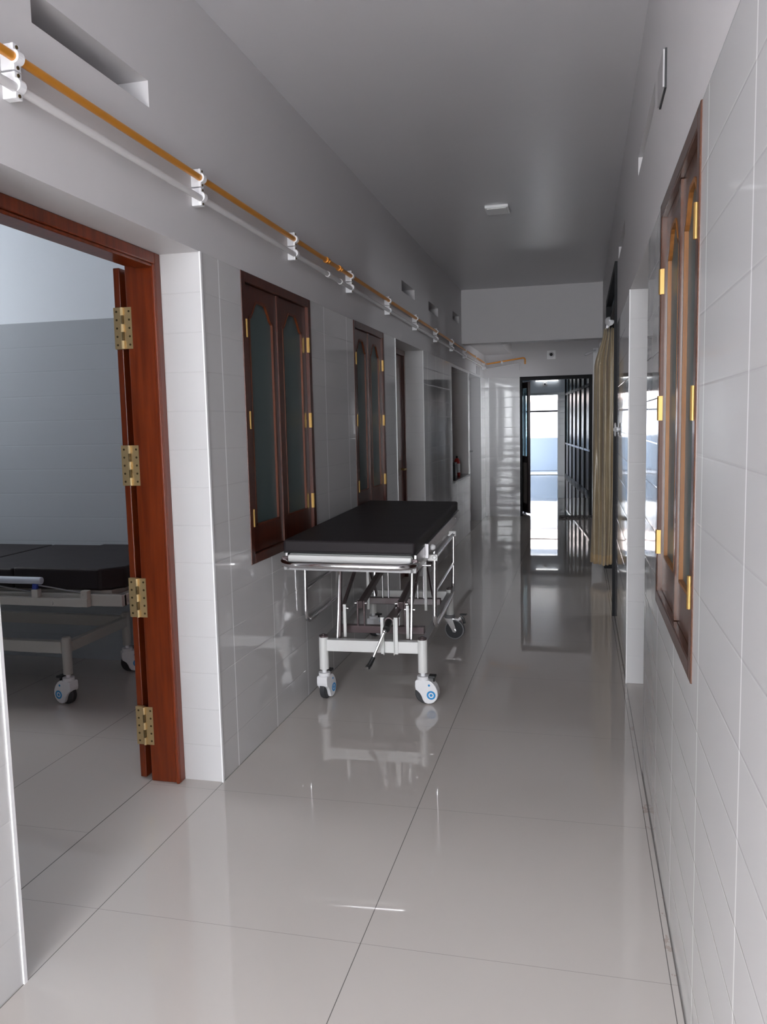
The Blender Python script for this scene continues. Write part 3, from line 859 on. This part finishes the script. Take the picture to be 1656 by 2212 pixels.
# lift linkage
for y in (-.40, .30):
    MB().box(-hx + .02, hx - .02, y - .02, y + .02, .296, .336).build('cross_beam', 'brown_metal', st, bevel=.003)
for s in (-1, 1):
    x = s * .188
    MB().obox((x, -.545, .300), (x + s * .002, -.470, .760), .010, .026).build('front_leg', 'steel' if s > 0 else 'dark_metal', st, bevel=.002)
    if s < 0: MB().obox((x - .012, -.550, .300), (x - .010, -.475, .62), .007, .014).build('leg_plate', 'steel', st)
    MB().obox((x - s * .022, -.52, .300), (x - s * .022, -.52, .475), .016, .016).build('pivot_post', 'white_metal', st, bevel=.002)
    b = MB().cyl((x - s * .04, -.505, .450), (x + .015 * s, -.505, .450), .008, 12); b.build('pivot_bolt', 'chrome', st, smooth=True)
    MB().obox((x - s * .008, -.515, .448), (x - s * .008, .02, .700), .010, .034).build('link_arm', 'dark_metal', st, bevel=.002)
    MB().obox((x, .36, .300), (x, .42, .760), .012, .026).build('rear_leg', 'steel', st, bevel=.002)
    MB().obox((x - s * .015, .10, .305), (x - s * .015, .10, .60), .016, .016).build('pivot_post', 'white_metal', st, bevel=.002)
    b = MB().cyl((x - s * .04, .10, .575), (x + .02 * s, .10, .575), .009, 12); b.build('pivot_bolt', 'chrome', st, smooth=True)
    # centre arms from the front posts up to the rear posts
    xa = -.105 if s < 0 else .115
    for dx in (-.018, .018):
        MB().obox((xa + dx, -.40, .330), (xa + dx, -.40, .470), .008, .026).build('arm_post', 'brown_metal', st, bevel=.002)
        MB().obox((xa + dx, .30, .330), (xa + dx, .30, .560), .008, .022).build('arm_post', 'steel', st, bevel=.002)
    MB().obox((xa, -.42, .448), (xa, .33, .548), .026, .040).build('link_arm', 'dark_metal', st, bevel=.003)
    for yy, zz in ((-.40, .455), (.30, .543)):
        MB().cyl((xa - .034, yy, zz), (xa + .034, yy, zz), .009, 12).build('pivot_bolt', 'chrome', st, smooth=True)
    MB().obox((x - s * .01, .02, .70), (x - s * .01, .37, .34), .010, .030).build('brace_arm', 'dark_metal', st, bevel=.002)
MB().cyl((-.20, .30, .548), (.20, .30, .548), .014, 14).build('torsion_bar', 'dark_metal', st, smooth=True)
MB().cyl((-.20, .02, .700), (.20, .02, .700), .014, 14).build('torsion_bar', 'dark_metal', st, smooth=True)
# crank
cx, cz = .090, .418
for dx in (-.032, .036):
    b = MB().box(cx + dx - .010, cx + dx + .010, -hy - .026, -hy - .020, .252, .440).box(cx + dx + (.006 if dx < 0 else -.010), cx + dx + (.010 if dx < 0 else -.006), -hy - .045, -hy - .02, .252, .436)
    b.build('crank_bracket', 'white_metal', st, bevel=.002)
b = MB().tube([(cx, -hy - .02, cz), (cx, -.30, cz + .005), (cx, .05, cz + .05)], .022, 18); b.build('screw_tube', 'brown_metal', st, smooth=True)
b = MB().cyl((cx, -hy - .085, cz - .022), (cx, -hy - .01, cz), .018, 16); tag(b.build('crank_hub', 'black', st, smooth=True), 'black rubber crank hub')
b = MB().ball((cx - .008, -hy - .095, cz - .030), .011); b.tube([(cx - .008, -hy - .095, cz - .030), (cx - .07, -hy - .115, cz - .175)], .0065, 10)
ck = b.build('crank_handle', 'chrome', st, smooth=True)
b = MB().tube([(cx - .062, -hy - .110, cz - .158), (cx - .078, -hy - .125, cz - .190), (cx - .088, -hy - .140, cz - .204)], [.010, .0125, .013], 14)
tag(b.build('grip', 'black', ck, smooth=True), 'black grip')
MB().cyl((cx - .088, -hy - .140, cz - .204), (cx - .0885, -hy - .1415, cz - .2048), .006, 10).build('grip_end', 'chrome', ck)

# ------------------------------------------------------------------ ward bed
bd = empty('hospital_bed', (-3.16, 3.84, 0))
tag(bd, 'hospital bed with a dark sectioned mattress seen through the open ward door', 'bed')
BX0, BX1, BY0, BY1 = -1.0, 1.0, -.40, .42
secs = [(-.98, -.30), (-.295, .08), (.085, .41), (.415, .985)]
for k, (a, c) in enumerate(secs):
    poly = [(a, BY0 + .02), (c - (.09 if k == 3 else 0), BY0 + .02), (c, BY0 + .02 + (.09 if k == 3 else 0)), (c, BY1), (a, BY1)]
    poly = [poly[0], poly[1]] + ([poly[2]] if k == 3 else []) + poly[3:]
    b = MB().prism(poly, 'xy', .628, .728 if k < 3 else .735)
    b.build('mattress_section', 'vinyl', bd, bevel=.012, seg=3)
MB().box(BX0 + .02, BX1 - .06, BY0 + .05, BY1 - .03, .585, .626).build('deck', 'cream_metal', bd)
b = MB()
for y in (BY0 + .03, BY1 - .02): b.box(BX0, BX1 + .02, y - .02, y + .02, .555, .612)
for x in (BX0, BX1): b.box(x - .02, x + .02, BY0 + .03, BY1 - .02, .555, .612)
b.build('bed_frame', 'cream_metal', bd, bevel=.003)
rl = MB().box(-.9, .855, BY0 - .03, BY0 + .005, .556, .596).cyl((.66, BY0 - .034, .572), (.66, BY0 - .028, .572), .010, 12).build('rail_channel', 'cream_metal', bd, bevel=.002)
tag(MB().tube([(-.86, BY0 - .012, .678), (.600, BY0 - .012, .678)], .018, 16).build('hand_rail', 'rail_plastic', bd, smooth=True, bevel=.003), 'pale blue hand rail')
for x in (-.70, -.42, -.10, .275, .565):
    p = MB().obox((x - .01, BY0 - .012, .600), (x, BY0 - .012, .664), .024, .024).build('rail_post', 'navy', bd, bevel=.002)
    p['label'] = 'blue rail post'
    MB().box(x - .018, x + .018, BY0 - .028, BY0 + .004, .596, .636).build('post_socket', 'cream_metal', p, bevel=.003)
b = MB().box(.838 - .018, .838 + .018, BY0 - .028, BY0 + .004, .596, .636).cyl((.830, BY0 - .031, .618), (.830, BY0 - .027, .618), .006, 10); b.build('end_socket', 'cream_metal', bd, bevel=.003)
b = MB().tube([(.58, BY0 - .012, .655), (.83, BY0 - .012, .622)], .0035, 8).tube([(.29, BY0 - .012, .655), (.545, BY0 - .012, .622)], .0035, 8).build('rail_wire', 'steel', bd)
for sx in (-1, 1):
    for sy in (-1, 1):
        x = sx * .595 if sx > 0 else -.78; y = -.245 if sy < 0 else .32
        b = MB().cyl((x, y, .158), (x, y, .345), .024, 22).cyl((x, y, .345), (x, y, .352), .020, 18); b.build('leg', 'cream_metal', bd, smooth=True)
        covered_caster(bd, (x, y, 0), math.radians(168 if sy < 0 else 40))
for y in (-.245, .32): MB().box(-.76, .575, y - .02, y + .02, .268, .330).build('base_bar', 'cream_metal', bd, bevel=.003)
for x in (-.78, .595): MB().box(x - .02, x + .02, -.225, .30, .272, .326).build('base_crossbar', 'cream_metal', bd, bevel=.003)
for x in (-.6,): MB().obox((x, 0, .31), (x + .12, 0, .585), .30, .04, (0, 1, 0)).build('lift_arm', 'dark_metal', bd)

# ------------------------------------------------------------------ light: overcast-bright sky coming through the openings
w = bpy.data.worlds.new('sky'); S.world = w; w.use_nodes = True
bg = w.node_tree.nodes['Background']; bg.inputs[0].default_value = (.93, .96, 1.0, 1); bg.inputs[1].default_value = 5.0
def portal(name, loc, size, rot):
    l = bpy.data.lights.new(name, 'AREA'); l.shape = 'RECTANGLE'; l.size, l.size_y = size
    l.cycles.is_portal = True
    o = bpy.data.objects.new(name, l); C.objects.link(o); o.location = loc; o.rotation_euler = rot
portal('daylight_behind', (-.57, YB - .25, 1.41), (1.56, 2.64), (PI / 2, 0, 0))
portal('daylight_side', (XR + TH + .02, 11.15, 1.5), (.6, .7), (0, PI / 2, 0))
portal('daylight_ward', (WX0 - .18, 3.525, 2.325), (.85, 1.15), (0, -PI / 2, 0))
portal('daylight_exit', (-.96, FE + .32, 1.03), (.80, 2.06), (-PI / 2, 0, 0))
portal('daylight_passage', (PX + .14, 6.95, 1.55), (.7, .5), (0, PI / 2, 0))

sl = bpy.data.lights.new('sun', 'SUN'); sl.energy = 14; sl.angle = .01; sl.color = (1, .95, .88)
so = bpy.data.objects.new('sun', sl); C.objects.link(so); so.rotation_euler = (math.radians(28), 0, 0)

# ------------------------------------------------------------------ camera
f, yaw, pit, roll = 1760., -.23805868, -.10656915, -.02213853
cyw, syw, cp, sp, cr, sr = math.cos(yaw), math.sin(yaw), math.cos(pit), math.sin(pit), math.cos(roll), math.sin(roll)
fw = Vector((syw * cp, cyw * cp, sp)); r0 = Vector((cyw, -syw, 0)); u0 = r0.cross(fw)
rt = r0 * cr + u0 * sr; u = -r0 * sr + u0 * cr
cd = bpy.data.cameras.new('camera'); cam = bpy.data.objects.new('camera', cd); C.objects.link(cam)
m = Matrix((rt, u, -fw)).transposed().to_4x4(); m.translation = (0, 0, 1.40); cam.matrix_world = m
cd.sensor_fit = 'HORIZONTAL'; cd.sensor_width = 36; cd.lens = f * 36 / 1656; cd.clip_start = .02; cd.clip_end = 200
S.camera = cam
S.view_settings.view_transform = 'Standard'; S.view_settings.look = 'None'; S.view_settings.gamma = 1
S.view_settings.use_curve_mapping = False; S.view_settings.exposure = 2.27
S.cycles.max_bounces = 14; S.cycles.diffuse_bounces = 8; S.cycles.glossy_bounces = 6; S.cycles.transparent_max_bounces = 10
S.cycles.sample_clamp_indirect = 8; S.cycles.use_denoising = True
S.cycles.caustics_reflective = False; S.cycles.caustics_refractive = False
